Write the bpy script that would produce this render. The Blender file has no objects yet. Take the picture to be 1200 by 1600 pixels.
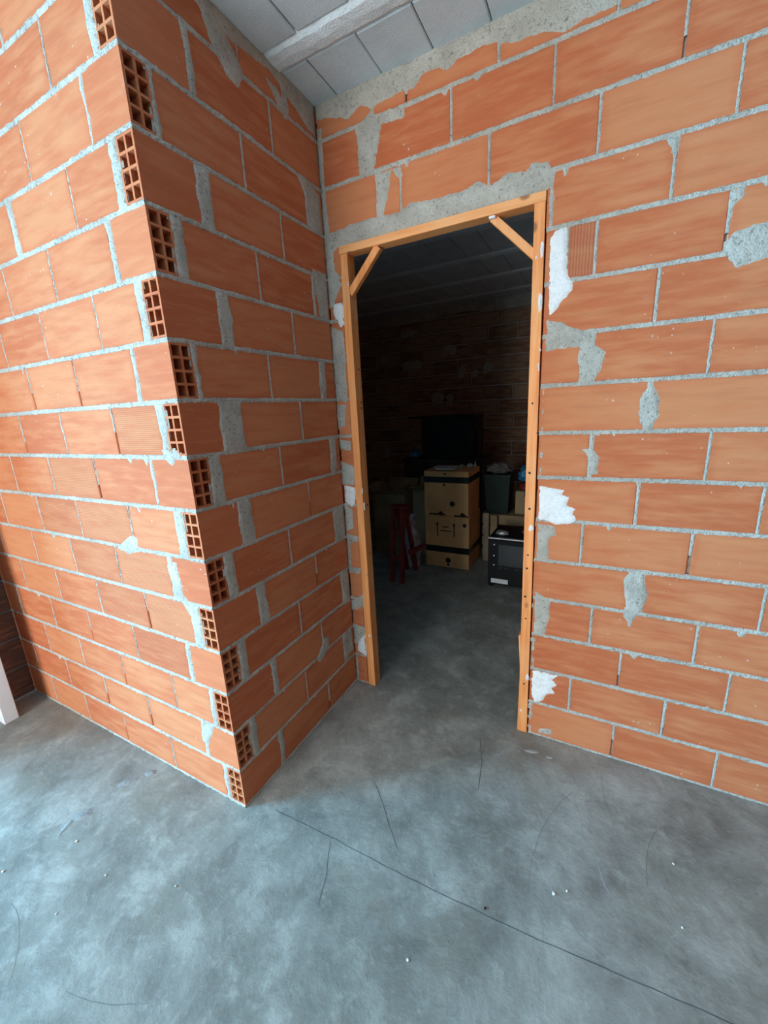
import bpy, bmesh, math, random
from mathutils import Matrix, Vector, noise

random.seed(7)
C = bpy.context.scene.collection
H = 0.2            # one brick course
L = 0.9825         # length of the shaded return wall
HC = 3.14          # ceiling height
PI = math.pi

# ------------------------------------------------------------------ camera
def rot(p, r, y):
    Rz = Matrix.Rotation(y, 3, 'Z'); Rx = Matrix.Rotation(p, 3, 'X'); Ry = Matrix.Rotation(r, 3, 'Y')
    return Rz @ Rx @ Ry
cam_d = bpy.data.cameras.new('camera'); cam = bpy.data.objects.new('camera', cam_d); C.objects.link(cam)
cam_d.sensor_fit = 'VERTICAL'; cam_d.sensor_height = 36.0; cam_d.lens = 629.674 / 1600 * 36.0
cam_d.clip_start = 0.02
R3 = rot(-0.2484, 0.0495, 0.4916)
right, fwd, up = R3.col[0], R3.col[1], R3.col[2]
M = Matrix.Identity(4)
for i in range(3):
    M[i][0], M[i][1], M[i][2] = right[i], up[i], -fwd[i]
M[0][3], M[1][3], M[2][3] = 1.3082, -1.9449, 1.7347
cam.matrix_world = M
bpy.context.scene.camera = cam

# ------------------------------------------------------------------ view and light
vs = bpy.context.scene.view_settings
vs.view_transform = 'Standard'; vs.look = 'None'; vs.gamma = 1.0; vs.use_curve_mapping = False
vs.exposure = 0.0
world = bpy.data.worlds.new('sky'); bpy.context.scene.world = world; world.use_nodes = True
bg = world.node_tree.nodes['Background']; bg.inputs[0].default_value = (0.55, 0.75, 1.0, 1); bg.inputs[1].default_value = 0.15

def area(name, loc, target, sx, sy, power, col):
    d = bpy.data.lights.new(name, 'AREA'); d.shape = 'RECTANGLE'; d.size = sx; d.size_y = sy
    d.energy = power; d.color = col
    o = bpy.data.objects.new(name, d); C.objects.link(o); o.location = loc
    o.rotation_euler = (Vector(target) - Vector(loc)).to_track_quat('-Z', 'Y').to_euler()
    return o
# daylight entering by the outer doorway beyond the left passage, and by the entrance behind the camera
area('daylight_left_doorway', (-3.45, -3.28, 1.30), (0.0, -1.1, 0.9), 1.2, 2.3, 530, (0.18, 0.62, 1.0))
area('daylight_rear_entrance', (-0.80, -5.56, 1.35), (-0.80, 0, 1.35), 2.2, 2.4, 256, (0.90, 0.965, 1.0))

# ------------------------------------------------------------------ material helpers
def new_mat(name):
    m = bpy.data.materials.new(name); m.use_nodes = True
    nt = m.node_tree; b = nt.nodes['Principled BSDF']
    return m, nt, b
def N(nt, t, **kw):
    n = nt.nodes.new(t)
    for k, v in kw.items():
        setattr(n, k, v)
    return n
def mathn(nt, op, a, b=None, c=None, clamp=False):
    n = N(nt, 'ShaderNodeMath', operation=op); n.use_clamp = clamp
    for i, v in enumerate((a, b, c)):
        if v is None: continue
        if isinstance(v, (int, float)): n.inputs[i].default_value = v
        else: nt.links.new(v, n.inputs[i])
    return n.outputs[0]
def mixc(nt, fac, a, b, mode='MIX'):
    n = N(nt, 'ShaderNodeMix', data_type='RGBA', blend_type=mode)
    for s, v in ((n.inputs[0], fac), (n.inputs[6], a), (n.inputs[7], b)):
        if isinstance(v, (int, float)): s.default_value = v
        elif isinstance(v, tuple): s.default_value = v if len(v) == 4 else (*v, 1)
        else: nt.links.new(v, s)
    return n.outputs[2]
def ramp(nt, fac, p0, p1):
    n = N(nt, 'ShaderNodeMapRange'); n.interpolation_type = 'SMOOTHSTEP'
    nt.links.new(fac, n.inputs[0]); n.inputs[1].default_value = p0; n.inputs[2].default_value = p1
    return n.outputs[0]
def coords(nt, scale=(1, 1, 1), rnd=True, world=False):
    tc = N(nt, 'ShaderNodeTexCoord')
    src = tc.outputs['Object']
    if world:
        src = N(nt, 'ShaderNodeNewGeometry').outputs['Position']
    if rnd:
        oi = N(nt, 'ShaderNodeObjectInfo')
        off = mathn(nt, 'MULTIPLY', oi.outputs['Random'], 57.0)
        va = N(nt, 'ShaderNodeVectorMath', operation='ADD'); nt.links.new(src, va.inputs[0]); nt.links.new(off, va.inputs[1])
        src = va.outputs[0]
    mp = N(nt, 'ShaderNodeVectorMath', operation='MULTIPLY'); nt.links.new(src, mp.inputs[0]); mp.inputs[1].default_value = scale
    return mp.outputs[0]
def noisen(nt, vec, scale, detail=4, rough=0.55, dist=0.0):
    n = N(nt, 'ShaderNodeTexNoise'); nt.links.new(vec, n.inputs['Vector'])
    n.inputs['Scale'].default_value = scale; n.inputs['Detail'].default_value = detail
    n.inputs['Roughness'].default_value = rough; n.inputs['Distortion'].default_value = dist
    return n.outputs[0]
def bump(nt, b, h, strength, dist):
    n = N(nt, 'ShaderNodeBump'); n.inputs['Strength'].default_value = strength; n.inputs['Distance'].default_value = dist
    nt.links.new(h, n.inputs['Height']); nt.links.new(n.outputs[0], b.inputs['Normal'])

def brick_mat(name, ribs=None, c1=(0.57, 0.165, 0.067), c2=(0.49, 0.123, 0.046), c3=(0.59, 0.218, 0.093)):
    m, nt, b = new_mat(name)
    oi = N(nt, 'ShaderNodeObjectInfo'); rnd = oi.outputs['Random']
    v1 = coords(nt, (1.0, 1.0, 5.0)); n1 = noisen(nt, v1, 5.0, 3)
    v2 = coords(nt, (1.0, 1.0, 8.0)); n2 = noisen(nt, v2, 5.0, 3, 0.5)
    n2f = noisen(nt, coords(nt, (1.0, 1.0, 14.0)), 14.0, 2, 0.5)
    v0 = coords(nt); n3 = noisen(nt, v0, 90.0, 3, 0.6)
    col = mixc(nt, rnd, c2, c1)
    tan = ramp(nt, mathn(nt, 'ADD', n1, mathn(nt, 'MULTIPLY', rnd, 0.3)), 0.42, 0.80)
    # the tan bloom sits inside the face, the rim stays redder
    tc = N(nt, 'ShaderNodeTexCoord'); sp = N(nt, 'ShaderNodeSeparateXYZ'); nt.links.new(tc.outputs['Generated'], sp.inputs[0])
    ex = mathn(nt, 'SUBTRACT', 0.5, mathn(nt, 'ABSOLUTE', mathn(nt, 'SUBTRACT', sp.outputs[0], 0.5)))
    ez = mathn(nt, 'MULTIPLY', mathn(nt, 'SUBTRACT', 0.5, mathn(nt, 'ABSOLUTE', mathn(nt, 'SUBTRACT', sp.outputs[2], 0.5))), 0.6)
    rim = ramp(nt, mathn(nt, 'ADD', mathn(nt, 'MINIMUM', ex, ez), mathn(nt, 'MULTIPLY', mathn(nt, 'SUBTRACT', n1, 0.5), 0.06)), 0.01, 0.085)
    tanr = mathn(nt, 'MULTIPLY', tan, mathn(nt, 'ADD', mathn(nt, 'MULTIPLY', rim, 0.75), 0.25))
    col = mixc(nt, mathn(nt, 'MULTIPLY', tanr, 0.85), col, c3)
    col = mixc(nt, mathn(nt, 'MULTIPLY', ramp(nt, n2, 0.45, 0.78), 0.38), col, (0.63, 0.255, 0.118))
    col = mixc(nt, mathn(nt, 'MULTIPLY', ramp(nt, n2, 0.50, 0.24), 0.30), col, (0.40, 0.13, 0.058))
    # lime splashes and thin mortar film
    vo = N(nt, 'ShaderNodeTexVoronoi'); nt.links.new(v0, vo.inputs['Vector']); vo.inputs['Scale'].default_value = 46
    nm = noisen(nt, v0, 6.0, 3)
    wob = mathn(nt, 'ADD', vo.outputs['Distance'], mathn(nt, 'MULTIPLY', noisen(nt, v0, 160, 2), 0.22))
    sc_ = N(nt, 'ShaderNodeSeparateColor'); nt.links.new(vo.outputs['Color'], sc_.inputs[0])
    rad = mathn(nt, 'ADD', mathn(nt, 'MULTIPLY', mathn(nt, 'POWER', sc_.outputs[0], 3.0), 0.22), 0.10)
    spk = mathn(nt, 'MULTIPLY', ramp(nt, mathn(nt, 'SUBTRACT', rad, wob), 0.0, 0.05), ramp(nt, nm, 0.50, 0.62))
    film = mathn(nt, 'MULTIPLY', ramp(nt, noisen(nt, coords(nt, (1, 1, 1.6)), 9.0, 6, 0.72), 0.60, 0.80), 0.32)
    col = mixc(nt, film, col, (0.58, 0.34, 0.22))
    col = mixc(nt, mathn(nt, 'MULTIPLY', spk, 0.7), col, (0.66, 0.58, 0.52))
    col = mixc(nt, mathn(nt, 'MULTIPLY', ramp(nt, n2f, 0.45, 0.75), 0.14), col, (0.63, 0.27, 0.125))
    h = mathn(nt, 'ADD', mathn(nt, 'MULTIPLY', n2f, 0.35), mathn(nt, 'MULTIPLY', n3, 0.3))
    if ribs:
        tc2 = N(nt, 'ShaderNodeTexCoord'); s2 = N(nt, 'ShaderNodeSeparateXYZ'); nt.links.new(tc2.outputs['Object'], s2.inputs[0])
        ax = s2.outputs[2] if ribs == 'h' else s2.outputs[0]
        w = mathn(nt, 'SINE', mathn(nt, 'MULTIPLY', ax, 2 * PI / (0.0075 if ribs == 'h' else 0.011)))
        col = mixc(nt, mathn(nt, 'MULTIPLY', ramp(nt, w, 0.1, -0.9), 0.5), col, (0.34, 0.10, 0.05))
        h = mathn(nt, 'ADD', mathn(nt, 'MULTIPLY', h, 0.5), mathn(nt, 'MULTIPLY', w, 0.6))
    nt.links.new(col, b.inputs['Base Color']); b.inputs['Roughness'].default_value = 0.82
    b.inputs['Specular IOR Level'].default_value = 0.25
    bump(nt, b, h, 0.5, 0.0022)
    return m

def concrete_mat(name, ca, cb, scale=8.0, bs=0.8, bd=0.004, rough=0.95, grain=160, pits=0.0):
    m, nt, b = new_mat(name)
    v = coords(nt, world=True, rnd=False)
    n1 = noisen(nt, v, scale, 5, 0.6); n2 = noisen(nt, v, grain, 3, 0.7)
    col = mixc(nt, ramp(nt, n1, 0.3, 0.7), ca, cb)
    col = mixc(nt, mathn(nt, 'MULTIPLY', ramp(nt, n2, 0.5, 0.25), 0.45), col, tuple(x * 0.5 for x in ca))
    if pits:
        n3 = noisen(nt, v, 75, 4, 0.7)
        col = mixc(nt, mathn(nt, 'MULTIPLY', ramp(nt, n3, 0.45, 0.30), pits), col, tuple(x * 0.28 for x in ca))
        n2 = mathn(nt, 'ADD', n2, mathn(nt, 'MULTIPLY', n3, 1.2))
    nt.links.new(col, b.inputs['Base Color']); b.inputs['Roughness'].default_value = rough
    b.inputs['Specular IOR Level'].default_value = 0.2
    bump(nt, b, mathn(nt, 'ADD', n2, mathn(nt, 'MULTIPLY', n1, 0.6)), bs, bd)
    return m

def floor_mat():
    m, nt, b = new_mat('floor_concrete')
    v = coords(nt, world=True, rnd=False)
    n1 = noisen(nt, v, 1.1, 4, 0.55, 0.4); n2 = noisen(nt, v, 4.2, 7, 0.64, 0.25); n3 = noisen(nt, v, 140, 3, 0.7)
    n4 = noisen(nt, v, 13.0, 6, 0.68, 0.35); n5 = noisen(nt, v, 2.4, 6, 0.66, 0.5)
    col = mixc(nt, ramp(nt, n1, 0.30, 0.70), FA, FB)
    col = mixc(nt, mathn(nt, 'MULTIPLY', ramp(nt, n2, 0.48, 0.68), 0.62), col, tuple(x * 1.45 for x in FB))
    col = mixc(nt, mathn(nt, 'MULTIPLY', ramp(nt, n2, 0.50, 0.32), 0.6), col, tuple(x * 0.62 for x in FA))
    col = mixc(nt, mathn(nt, 'MULTIPLY', ramp(nt, n4, 0.52, 0.72), 0.42), col, tuple(x * 1.5 for x in FB))
    col = mixc(nt, mathn(nt, 'MULTIPLY', ramp(nt, n4, 0.46, 0.28), 0.30), col, tuple(x * 0.6 for x in FA))
    for sc, di, st, th in ((3.1, 0.6, 0.16, 0.02), (6.5, 0.5, 0.08, 0.03), (1.7, 1.0, 0.20, 0.010)):
        rg = mathn(nt, 'ABSOLUTE', mathn(nt, 'SUBTRACT', noisen(nt, v, sc, 3, 0.5, di), 0.5))
        msk = ramp(nt, noisen(nt, v, sc * 0.9 + 1.3, 2), 0.48, 0.62)
        col = mixc(nt, mathn(nt, 'MULTIPLY', mathn(nt, 'MULTIPLY', ramp(nt, rg, th, 0.0), msk), st), col, tuple(x * (0.5 if sc > 2 else 1.7) for x in FA))
    n6 = noisen(nt, v, 38.0, 5, 0.7, 0.3)
    col = mixc(nt, mathn(nt, 'MULTIPLY', ramp(nt, n6, 0.55, 0.72), 0.30), col, tuple(x * 1.5 for x in FB))
    col = mixc(nt, mathn(nt, 'MULTIPLY', ramp(nt, n6, 0.44, 0.28), 0.35), col, tuple(x * 0.6 for x in FA))
    # brownish traffic stains
    col = mixc(nt, mathn(nt, 'MULTIPLY', ramp(nt, n5, 0.53, 0.70), 0.6), col, (0.235, 0.21, 0.16))
    nt.links.new(col, b.inputs['Base Color'])
    r = N(nt, 'ShaderNodeMapRange'); nt.links.new(n2, r.inputs[0]); r.inputs[3].default_value = 0.45; r.inputs[4].default_value = 0.70
    nt.links.new(r.outputs[0], b.inputs['Roughness']); b.inputs['Specular IOR Level'].default_value = 0.4
    h = mathn(nt, 'ADD', mathn(nt, 'ADD', mathn(nt, 'MULTIPLY', n2, 0.8), mathn(nt, 'MULTIPLY', n4, 0.35)), mathn(nt, 'MULTIPLY', n6, 0.12))
    bump(nt, b, h, 0.55, 0.012)
    return m
FA, FB = (0.232, 0.224, 0.192), (0.345, 0.335, 0.295)

def wood_mat(name, axis, c1=(0.66, 0.30, 0.105), c2=(0.47, 0.18, 0.055)):
    m, nt, b = new_mat(name)
    sc = [26, 26, 26]; sc[axis] = 1.4
    v = coords(nt, tuple(sc)); n1 = noisen(nt, v, 1.6, 4, 0.6, 0.5)
    n2 = noisen(nt, coords(nt), 3.5, 3)
    vo = N(nt, 'ShaderNodeTexVoronoi'); sk = [9, 9, 9]; sk[axis] = 6
    nt.links.new(coords(nt, tuple(sk)), vo.inputs['Vector']); vo.inputs['Scale'].default_value = 1.0
    knot = ramp(nt, vo.outputs['Distance'], 0.16, 0.07)
    col = mixc(nt, ramp(nt, n1, 0.35, 0.68), c1, c2)
    col = mixc(nt, mathn(nt, 'MULTIPLY', ramp(nt, n2, 0.45, 0.7), 0.5), col, (0.88, 0.46, 0.20))
    col = mixc(nt, mathn(nt, 'MULTIPLY', knot, 0.75), col, (0.16, 0.06, 0.025))
    nt.links.new(col, b.inputs['Base Color']); b.inputs['Roughness'].default_value = 0.6
    bump(nt, b, n1, 0.25, 0.001)
    return m

def plain_mat(name, col, rough=0.7, var=0.25, scale=6.0, bs=0.2, bd=0.004, metal=0.0, spec=0.4):
    m, nt, b = new_mat(name)
    v = coords(nt); n1 = noisen(nt, v, scale, 4, 0.6)
    c = mixc(nt, ramp(nt, n1, 0.3, 0.7), tuple(x * (1 - var) for x in col), tuple(min(1, x * (1 + var * 0.6)) for x in col))
    nt.links.new(c, b.inputs['Base Color']); b.inputs['Roughness'].default_value = rough; b.inputs['Metallic'].default_value = metal
    b.inputs['Specular IOR Level'].default_value = spec
    if bs: bump(nt, b, n1, bs, bd)
    return m

def far_brick_mat():
    m, nt, b = new_mat('far_brickwork')
    v = coords(nt, world=True, rnd=False)
    sp = N(nt, 'ShaderNodeSeparateXYZ'); nt.links.new(v, sp.inputs[0])
    cb = N(nt, 'ShaderNodeCombineXYZ'); nt.links.new(mathn(nt, 'ADD', sp.outputs[0], sp.outputs[1]), cb.inputs[0]); nt.links.new(sp.outputs[2], cb.inputs[1])
    bt = N(nt, 'ShaderNodeTexBrick'); nt.links.new(cb.outputs[0], bt.inputs['Vector'])
    bt.inputs['Color1'].default_value = (0.52, 0.17, 0.075, 1); bt.inputs['Color2'].default_value = (0.44, 0.13, 0.055, 1); bt.inputs['Mortar'].default_value = (0.45, 0.44, 0.4, 1)
    bt.inputs['Scale'].default_value = 1.0; bt.inputs['Brick Width'].default_value = 0.4; bt.inputs['Row Height'].default_value = 0.2; bt.inputs['Mortar Size'].default_value = 0.007
    nt.links.new(bt.outputs['Color'], b.inputs['Base Color']); b.inputs['Roughness'].default_value = 0.9
    return m

MB = brick_mat('terracotta'); MRH = brick_mat('terracotta_ribbed_level', 'h'); MRV = brick_mat('terracotta_ribbed_upright', 'v', c1=(0.5, 0.15, 0.07), c2=(0.45, 0.13, 0.06), c3=(0.5, 0.19, 0.09))
MDB = brick_mat('smoky_brick', None, (0.10, 0.058, 0.048), (0.08, 0.048, 0.042), (0.12, 0.075, 0.06))  # smoky tone is shade painted into the corner bricks; name seeds edge jitter
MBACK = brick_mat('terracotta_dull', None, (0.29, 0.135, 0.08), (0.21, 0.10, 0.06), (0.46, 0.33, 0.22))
MM = concrete_mat('mortar', (0.46, 0.428, 0.365), (0.62, 0.585, 0.51), bs=1.0, bd=0.006, pits=0.75)
MW = concrete_mat('white_filler', (0.78, 0.78, 0.77), (0.86, 0.86, 0.85), 20, 0.6, 0.004, 0.8, 90)
MCB = concrete_mat('ceiling_block', (0.52, 0.62, 0.67), (0.62, 0.72, 0.77), 5, 0.5, 0.003, 0.95, 220)  # bluish base colour stands in for cool daylight on grey concrete
MCJ = concrete_mat('ceiling_beam', (0.68, 0.80, 0.86), (0.80, 0.90, 0.95), 14, 0.7, 0.005, 0.95, 120)  # same blue daylight tint painted into the beams
MF = floor_mat()
MFAR = far_brick_mat()
MWX = wood_mat('pine_lengthwise', 0, (0.92, 0.42, 0.155), (0.78, 0.30, 0.09)); MWZ = wood_mat('pine_upright', 2, (0.93, 0.37, 0.115), (0.74, 0.24, 0.062))
MCRACK = plain_mat('hairline', (0.07, 0.07, 0.065), 0.9, bs=0)
MPALE = plain_mat('pale_scratch', (0.42, 0.42, 0.41), 0.8, bs=0)
MKRAFT = plain_mat('kraft_cardboard', (0.84, 0.42, 0.17), 0.85, 0.15, 4, 0.1)
MKRAFT2 = plain_mat('old_cardboard', (0.38, 0.26, 0.14), 0.9, 0.25, 4, 0.1)
MTAPE = plain_mat('black_tape', (0.012, 0.012, 0.011), 0.35, bs=0)
MINK = plain_mat('dark_ink', (0.03, 0.018, 0.012), 0.8, bs=0)
MBLK = plain_mat('black_enamel', (0.008, 0.008, 0.008), 0.6, 0.2, bs=0, spec=0.2)
MGLS = plain_mat('smoked_glass', (0.035, 0.037, 0.04), 0.12, 0.1, bs=0, spec=0.7)
MMET = plain_mat('bright_screw', (0.75, 0.75, 0.74), 0.35, 0.1, bs=0, metal=0.7)
MRED = plain_mat('red_paint', (0.24, 0.024, 0.014), 0.6, 0.3)
MGRN = plain_mat('dark_green_plastic', (0.004, 0.020, 0.010), 0.6, 0.2)
MBLU = plain_mat('blue_plastic', (0.03, 0.24, 0.42), 0.4, 0.3)
MGRY = plain_mat('grey_cloth', (0.20, 0.17, 0.15), 0.9, 0.3, 12)
MPNK = plain_mat('pinkish_plastic', (0.62, 0.46, 0.47), 0.4, 0.3, 14)
MWHT = plain_mat('white_lacquer', (0.78, 0.79, 0.80), 0.4, 0.04, bs=0)
MPAP = plain_mat('white_paper', (0.72, 0.72, 0.70), 0.7, 0.05, bs=0)
MPLY = plain_mat('pale_timber', (0.42, 0.33, 0.22), 0.8, 0.2)
MMAR = plain_mat('maroon_cloth', (0.13, 0.05, 0.05), 0.9, 0.3, 12)
MDRK = plain_mat('dark_wood', (0.05, 0.03, 0.02), 0.7, 0.3)

# ------------------------------------------------------------------ object helpers
def link(o, parent=None):
    C.objects.link(o)
    if parent is not None: o.parent = parent
    return o
def tag(o, label=None, cat=None, group=None, kind=None):
    if label: o['label'] = label
    if cat: o['category'] = cat
    if group: o['group'] = group
    if kind: o['kind'] = kind
    return o
def empty(name, loc=(0, 0, 0), rz=0.0):
    o = bpy.data.objects.new(name, None); o.empty_display_size = 0.1
    o.location = loc; o.rotation_euler = (0, 0, rz); C.objects.link(o); return o
def mesh(name, verts, faces, mat, parent=None, smooth=False, loc=None):
    me = bpy.data.meshes.new(name); me.from_pydata(verts, [], faces); me.update()
    bm = bmesh.new(); bm.from_mesh(me); bmesh.ops.recalc_face_normals(bm, faces=bm.faces); bm.to_mesh(me); bm.free()
    if smooth:
        for p in me.polygons: p.use_smooth = True
    me.materials.append(mat)
    o = bpy.data.objects.new(name, me)
    if loc: o.location = loc
    return link(o, parent)
BOXF = [(0, 3, 2, 1), (4, 5, 6, 7), (0, 1, 5, 4), (1, 2, 6, 5), (2, 3, 7, 6), (3, 0, 4, 7)]
class MBuild:
    def __init__(s): s.v = []; s.f = []
    def box(s, x0, x1, y0, y1, z0, z1):
        n = len(s.v)
        s.v += [(x0, y0, z0), (x1, y0, z0), (x1, y1, z0), (x0, y1, z0), (x0, y0, z1), (x1, y0, z1), (x1, y1, z1), (x0, y1, z1)]
        s.f += [tuple(n + i for i in q) for q in BOXF]; return s
    def bar(s, a, b, w, d, up=(0, 1, 0)):
        a = Vector(a); b = Vector(b); t = (b - a).normalized(); u = Vector(up); sd = t.cross(u).normalized(); u = sd.cross(t).normalized()
        n = len(s.v)
        for p in (a, b):
            for i, j in ((-1, -1), (1, -1), (1, 1), (-1, 1)):
                s.v.append(tuple(p + sd * (i * w / 2) + u * (j * d / 2)))
        s.f += [tuple(n + i for i in q) for q in BOXF]; return s
    def cyl(s, c, r, axis, ln, seg=12):
        n = len(s.v); ax = 'xyz'.index(axis)
        for k in (0, 1):
            for i in range(seg):
                a = 2 * PI * i / seg; p = [0, 0, 0]; p[ax] = ln * k; p[(ax + 1) % 3] = r * math.cos(a); p[(ax + 2) % 3] = r * math.sin(a)
                s.v.append(tuple(c[j] + p[j] for j in range(3)))
        for i in range(seg):
            j = (i + 1) % seg; s.f.append((n + i, n + j, n + seg + j, n + seg + i))
        s.f.append(tuple(n + i for i in range(seg))); s.f.append(tuple(n + seg + i for i in range(seg))); return s
    def build(s, name, mat, parent=None, smooth=False, bevel=0.0, loc=None):
        o = mesh(name, s.v, s.f, mat, parent, smooth, loc)
        if bevel:
            bm = bmesh.new(); bm.from_mesh(o.data)
            bmesh.ops.bevel(bm, geom=list(bm.edges), offset=bevel, segments=1, affect='EDGES'); bm.to_mesh(o.data); bm.free()
        return o

# ------------------------------------------------------------------ bricks
_bc = {}
def brick_mesh(lx, lz, depth, mat, var):
    """front face at y=0 facing -y, centred on x and z; worn, slightly uneven edges"""
    key = (round(lx, 3), round(lz, 3), round(depth, 3), mat.name, var)
    if key in _bc: return _bc[key]
    r = random.Random(str(key)); c = 0.0032; a, b = lx / 2, lz / 2
    j = lambda s=0.0014: r.uniform(-s, s)
    v = []; f = []
    ring = []
    nx = 4 if lx > 0.25 else 2
    # outline points anticlockwise seen from the front
    pts = [(-a + lx * i / nx, -b) for i in range(nx)] + [(a, -b)] + [(a, b)] + [(a - lx * i / nx, b) for i in range(1, nx)] + [(-a, b)]
    n = len(pts)
    for (x, z) in pts:
        v.append((x * (1 - c / a) + j(), 0.0, z * (1 - c / b) + j()))
    for (x, z) in pts:
        v.append((x, c, z))
    for (x, z) in pts:
        v.append((x, depth, z))
    f.append(tuple(range(n)))
    for k in (0, 1):
        for i in range(n):
            q = (i + 1) % n; f.append((k * n + i, (k + 1) * n + i, (k + 1) * n + q, k * n + q))
    f.append(tuple(2 * n + i for i in reversed(range(n))))
    me = bpy.data.meshes.new('brick'); me.from_pydata(v, [], f); me.update(); me.materials.append(mat)
    bm = bmesh.new(); bm.from_mesh(me); bmesh.ops.recalc_face_normals(bm, faces=bm.faces); bm.to_mesh(me); bm.free()
    _bc[key] = me; return me
def brick(parent, u0, u1, z0, z1, mat, depth=0.09, out=0.0):
    lx = round(u1 - u0, 2 if (u1 - u0) > 0.36 else 3); lz = round(z1 - z0, 3)
    lx = min(lx, u1 - u0 + 0.004)
    me = brick_mesh(lx, lz, depth, mat, random.randrange(4))
    o = bpy.data.objects.new('brick', me); o.location = ((u0 + u1) / 2, out, (z0 + z1) / 2)
    return link(o, parent)
def hollow_brick(parent, u0, u1, z0, z1, depth):
    """brick showing its end: two columns of four open cells"""
    w = u1 - u0; hz = z1 - z0; t = 0.0085
    hw = (w - 3 * t) / 2; hh = (hz - 5 * t) / 4
    xs = [0, t, t + hw, 2 * t + hw, 2 * t + 2 * hw, w]
    zs = [0]
    for i in range(4): zs += [zs[-1] + t, zs[-1] + t + hh]
    zs.append(hz)
    v = []; f = []
    idx = {}
    def P(x, y, z):
        k = (round(x, 5), round(y, 5), round(z, 5))
        if k not in idx: idx[k] = len(v); v.append((x - w / 2, y, z - hz / 2))
        return idx[k]
    dh = depth - 0.012
    for i in range(5):
        for k in range(9):
            x0, x1, a, b = xs[i], xs[i + 1], zs[k], zs[k + 1]
            if i % 2 == 1 and k % 2 == 1:
                q = [(x0, a), (x1, a), (x1, b), (x0, b)]
                for s in range(4):
                    p, r = q[s], q[(s + 1) % 4]
                    f.append((P(p[0], 0, p[1]), P(r[0], 0, r[1]), P(r[0], dh, r[1]), P(p[0], dh, p[1])))
                f.append(tuple(P(p[0], dh, p[1]) for p in q))
            else:
                f.append((P(x0, 0, a), P(x1, 0, a), P(x1, 0, b), P(x0, 0, b)))
    for i in range(5):
        for zz in (0, hz):
            f.append((P(xs[i], 0, zz), P(xs[i + 1], 0, zz), P(xs[i + 1], depth, zz), P(xs[i], depth, zz)))
    for k in range(9):
        for xx in (0, w):
            f.append((P(xx, 0, zs[k]), P(xx, 0, zs[k + 1]), P(xx, depth, zs[k + 1]), P(xx, depth, zs[k])))
    f.append((P(0, depth, 0), P(w, depth, 0), P(w, depth, hz), P(0, depth, hz)))
    o = mesh('hollow_brick', v, f, MB, parent, loc=((u0 + u1) / 2, 0, (z0 + z1) / 2))
    o['label'] = 'brick end with eight open cells'
    return o

# ------------------------------------------------------------------ mortar
def ns(x, y, z=0.0): return noise.noise(Vector((x, y, z)))
class Mortar(MBuild):
    def strip_h(s, u0, u1, zc, w, seed, z_lo=None, proud=0.0022):
        n = max(2, int((u1 - u0) / 0.008)); base = len(s.v)
        for i in range(n + 1):
            u = u0 + (u1 - u0) * i / n
            ww = w * (1 + 0.5 * ns(u * 25, seed * 3.1, 1) + 0.3 * ns(u * 75, seed * 1.1, 4))
            dz = 0.0022 * ns(u * 9, seed * 1.7, 5)
            lift = 0.0016 * ns(u * 6, seed * 2.3, 9)
            for k, (t, y) in enumerate(((-0.5, 0.004), (-0.30, -0.0004), (0, -proud), (0.30, -0.0004), (0.5, 0.004))):
                yy = y + (lift + 0.0042 * ns(u * 60, seed * 5.1 + k * 3.3, k)) * (1 if 0 < k < 4 else 0)
                z = zc + dz + t * (ww + 0.010) + 0.0028 * ns(u * 60, k * 7.7, seed)
                if z_lo is not None: z = max(z, z_lo)
                s.v.append((u, yy, z))
        for i in range(n):
            for k in range(4):
                a = base + i * 5 + k; s.f.append((a, a + 5, a + 6, a + 1))
    def strip_v(s, uc, z0, z1, w, seed, proud=0.0012):
        n = max(2, int((z1 - z0) / 0.010)); base = len(s.v)
        for i in range(n + 1):
            z = z0 + (z1 - z0) * i / n
            ww = w * (1 + 0.4 * ns(z * 22, seed * 3.1, 2)); lift = 0.0020 * ns(z * 14, seed * 4.3, 3)
            for k, (t, y) in enumerate(((-0.5, 0.004), (-0.28, 0.0002), (0, -proud), (0.28, 0.0002), (0.5, 0.004))):
                yy = y + (lift + 0.0034 * ns(z * 60, seed * 5.1 + k * 3.3, k)) * (1 if 0 < k < 4 else 0)
                s.v.append((uc + t * (ww + 0.006), yy, z))
        for i in range(n):
            for k in range(4):
                a = base + i * 5 + k; s.f.append((a, a + 5, a + 6, a + 1))

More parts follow.
